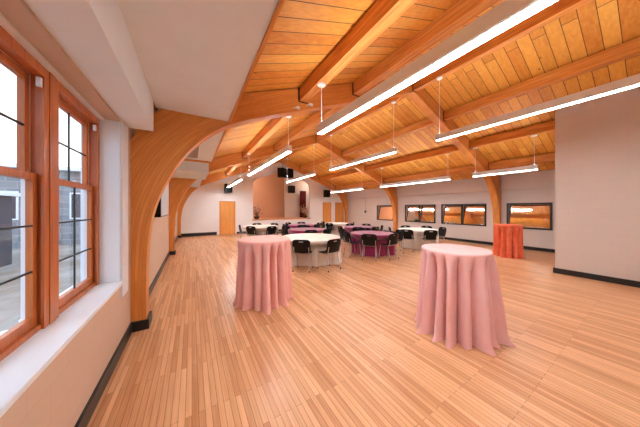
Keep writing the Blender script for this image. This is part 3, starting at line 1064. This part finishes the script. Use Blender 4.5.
# ------------------------------------------------------------------ small fixtures
# screen on bracket on the left wall between the arches
t = thing('wall_screen', 'large flat screen on a black wall bracket, half hidden behind the nearest arch', 'screen', (XL + 0.003, 5.3, 1.42), 0)
bm = BX(0.08, 0.225, -0.85, 0.50, 0.03, 0.80, bev=0.008)
scr = obj('casing', bm, M['plastic'], t)
obj('display', BX(0.2255, 0.229, -0.83, 0.48, 0.05, 0.78), M['screen'], scr, label='pale grey screen face')
obj('wall_plate', BX(0, 0.02, -0.1, 0.1, 0.2, 0.5), M['steel'], t)
bm = tube(bmesh.new(), [(0.01, 0, 0.36), (0.10, 0.0, 0.36)], 0.025, 8)
obj('bracket_arm', bm, M['steel'], t)

# return-air vent in the soffit
t = thing('air_vent', 'grey louvred air vent in the white soffit behind the nearest arch', 'vent', (-0.11, 5.75, 2.975), 0)
bm = bmesh.new()
for b in ((-.28, -.24, -.9, .9), (.24, .28, -.9, .9), (-.24, .24, -.9, -.86), (-.24, .24, .86, .9)):
    box(bm, b[0], b[1], b[2], b[3], -0.014, 0)
obj('frame', bm, M['white_metal'], t)
obj('backing', BX(-.24, .24, -.86, .86, -0.003, 0), M['steel'], t)
bm = bmesh.new()
for k in range(26):
    yy = -.83 + 1.66 * k / 25
    box(bm, -.24, .24, yy - .020, yy + .020, -0.012, -0.005)
obj('slats', bm, M['grille'], t)

# conduit and box on right wall
t = thing('wall_switch_box', 'small dark box with a thin conduit on the right wall beside the far window', 'switch box', (XR, 11.75, 1.28), 0)
obj('box', BX(-0.06, 0, -0.07, 0.07, 0, 0.16, bev=0.006), M['steel'], t)
obj('conduit', tube(bmesh.new(), [(-0.02, 0, 0.16), (-0.02, 0, 1.06)], 0.014, 8), M['grille'], t)
# junction boxes on the near arch
for (x, z, lab) in ((1.70, 3.49, 'small white junction box on the left half of the nearest arch'), (1.98, 3.62, 'second small white junction box higher on the nearest arch')):
    t = thing('junction_box', lab, 'junction box', (x, 3.6, z), 0, 'junction boxes on the nearest arch')
    obj('cover', BX(-0.032, 0.032, -0.035, -0.001, -0.022, 0.022, bev=0.005), M['white_metal'], t)
    obj('stub', tube(bmesh.new(), [(-0.03, -0.018, 0), (-0.10, -0.018, -0.035)], 0.007, 6), M['white_metal'], t)

# ------------------------------------------------------------------ outside
gm, gnt, gb = mat('snowy_ground', (0.5, 0.45, 0.42), 0.9)
v_, r_ = coords(gnt)
noisy(gnt, gb, v_, (0.20, 0.17, 0.13), (0.40, 0.38, 0.36), 0.7, 5)
bm = BX(-60, -1.05, -30, 60, -0.6, -0.45)
o = obj('yard_ground', bm, gm)
tag(o, 'pale patchy ground outside the windows', 'ground', kind='structure')
sm, snt, sb = mat('grey_stone', (0.5, 0.5, 0.5), 0.8)
v_, raw_ = coords(snt, ('X', 'Z', 'Y'))
br = N(snt, 'ShaderNodeTexBrick')
br.inputs['Scale'].default_value = 1
br.inputs['Brick Width'].default_value = 0.75
br.inputs['Row Height'].default_value = 0.35
br.inputs['Mortar Size'].default_value = 0.02
br.inputs['Color1'].default_value = (0.20, 0.225, 0.25, 1)
br.inputs['Color2'].default_value = (0.30, 0.31, 0.32, 1)
br.inputs['Mortar'].default_value = (0.38, 0.39, 0.40, 1)
snt.links.new(raw_, br.inputs['Vector'])
snt.links.new(br.outputs['Color'], sb.inputs['Base Color'])
t = thing('stone_building', 'grey stone building seen outside through the second window', 'building', (-7.0, 17.5, -0.5))
obj('wall', BX(-9, 4.6, 0, 8, 0, 4.2), sm, t)
obj('eave', BX(-9.3, 4.9, -0.4, 8.2, 4.2, 4.4), M['white_metal'], t)
for wx in (-1.2, 1.6):
    f = obj('window', BX(wx - 0.5, wx + 0.5, -0.04, 0.0, 1.5, 3.0), M['white_metal'], t)
    obj('pane', BX(wx - 0.42, wx + 0.42, -0.05, -0.041, 1.58, 2.92), M['siding'], f)
t = thing('boarded_shed', 'dark shed with upright boards seen outside through the first window', 'shed', (-6.6, 10.2, -0.5))
bm = BX(-1.9, 0.9, 0, 2.4, 0, 2.55)
obj('body', bm, M['siding'], t)
for k in range(12):
    x = -1.8 + k * 0.235
    obj('board', BX(x, x + 0.15, -0.04, -0.001, 0.02, 2.5), M['grille'] if k % 3 == 1 else M['siding'], t)
obj('roof', BX(-2.1, 1.1, -0.25, 2.6, 2.55, 2.68), M['white_metal'], t)
t = thing('parked_bin', 'blue grey bin standing before the dark shed outside the first window', 'bin', (-5.6, 9.3, -0.45))
bn = mat('blue_grey_plastic', (0.22, 0.28, 0.36), 0.5)[0]
obj('body', lathe(bmesh.new(), [(0.36, 0), (0.45, 1.0), (0.47, 1.02)], 4), bn, t)
obj('lid', lathe(bmesh.new(), [(0.5, 1.021), (0.5, 1.07), (0.3, 1.14)], 4), bn, t)

# ------------------------------------------------------------------ world
w = bpy.data.worlds.new('sky')
S.world = w
w.use_nodes = True
nt = w.node_tree
bg = nt.nodes['Background']
tc = N(nt, 'ShaderNodeTexCoord')
nz = N(nt, 'ShaderNodeTexNoise')
nz.inputs['Scale'].default_value = 3.2
nz.inputs['Detail'].default_value = 5
nt.links.new(tc.outputs['Generated'], nz.inputs['Vector'])
rp = N(nt, 'ShaderNodeValToRGB')
rp.color_ramp.elements[0].position = 0.42
rp.color_ramp.elements[1].position = 0.58
rp.color_ramp.elements[0].color = (0.26, 0.47, 0.74, 1)
rp.color_ramp.elements[1].color = (0.96, 0.97, 1.0, 1)
nt.links.new(nz.outputs['Fac'], rp.inputs['Fac'])
nt.links.new(rp.outputs['Color'], bg.inputs['Color'])
bg.inputs['Strength'].default_value = 1.25

S.view_settings.view_transform = 'Standard'
S.view_settings.look = 'None'
S.view_settings.gamma = 1
S.view_settings.use_curve_mapping = False
S.view_settings.exposure = 1.45
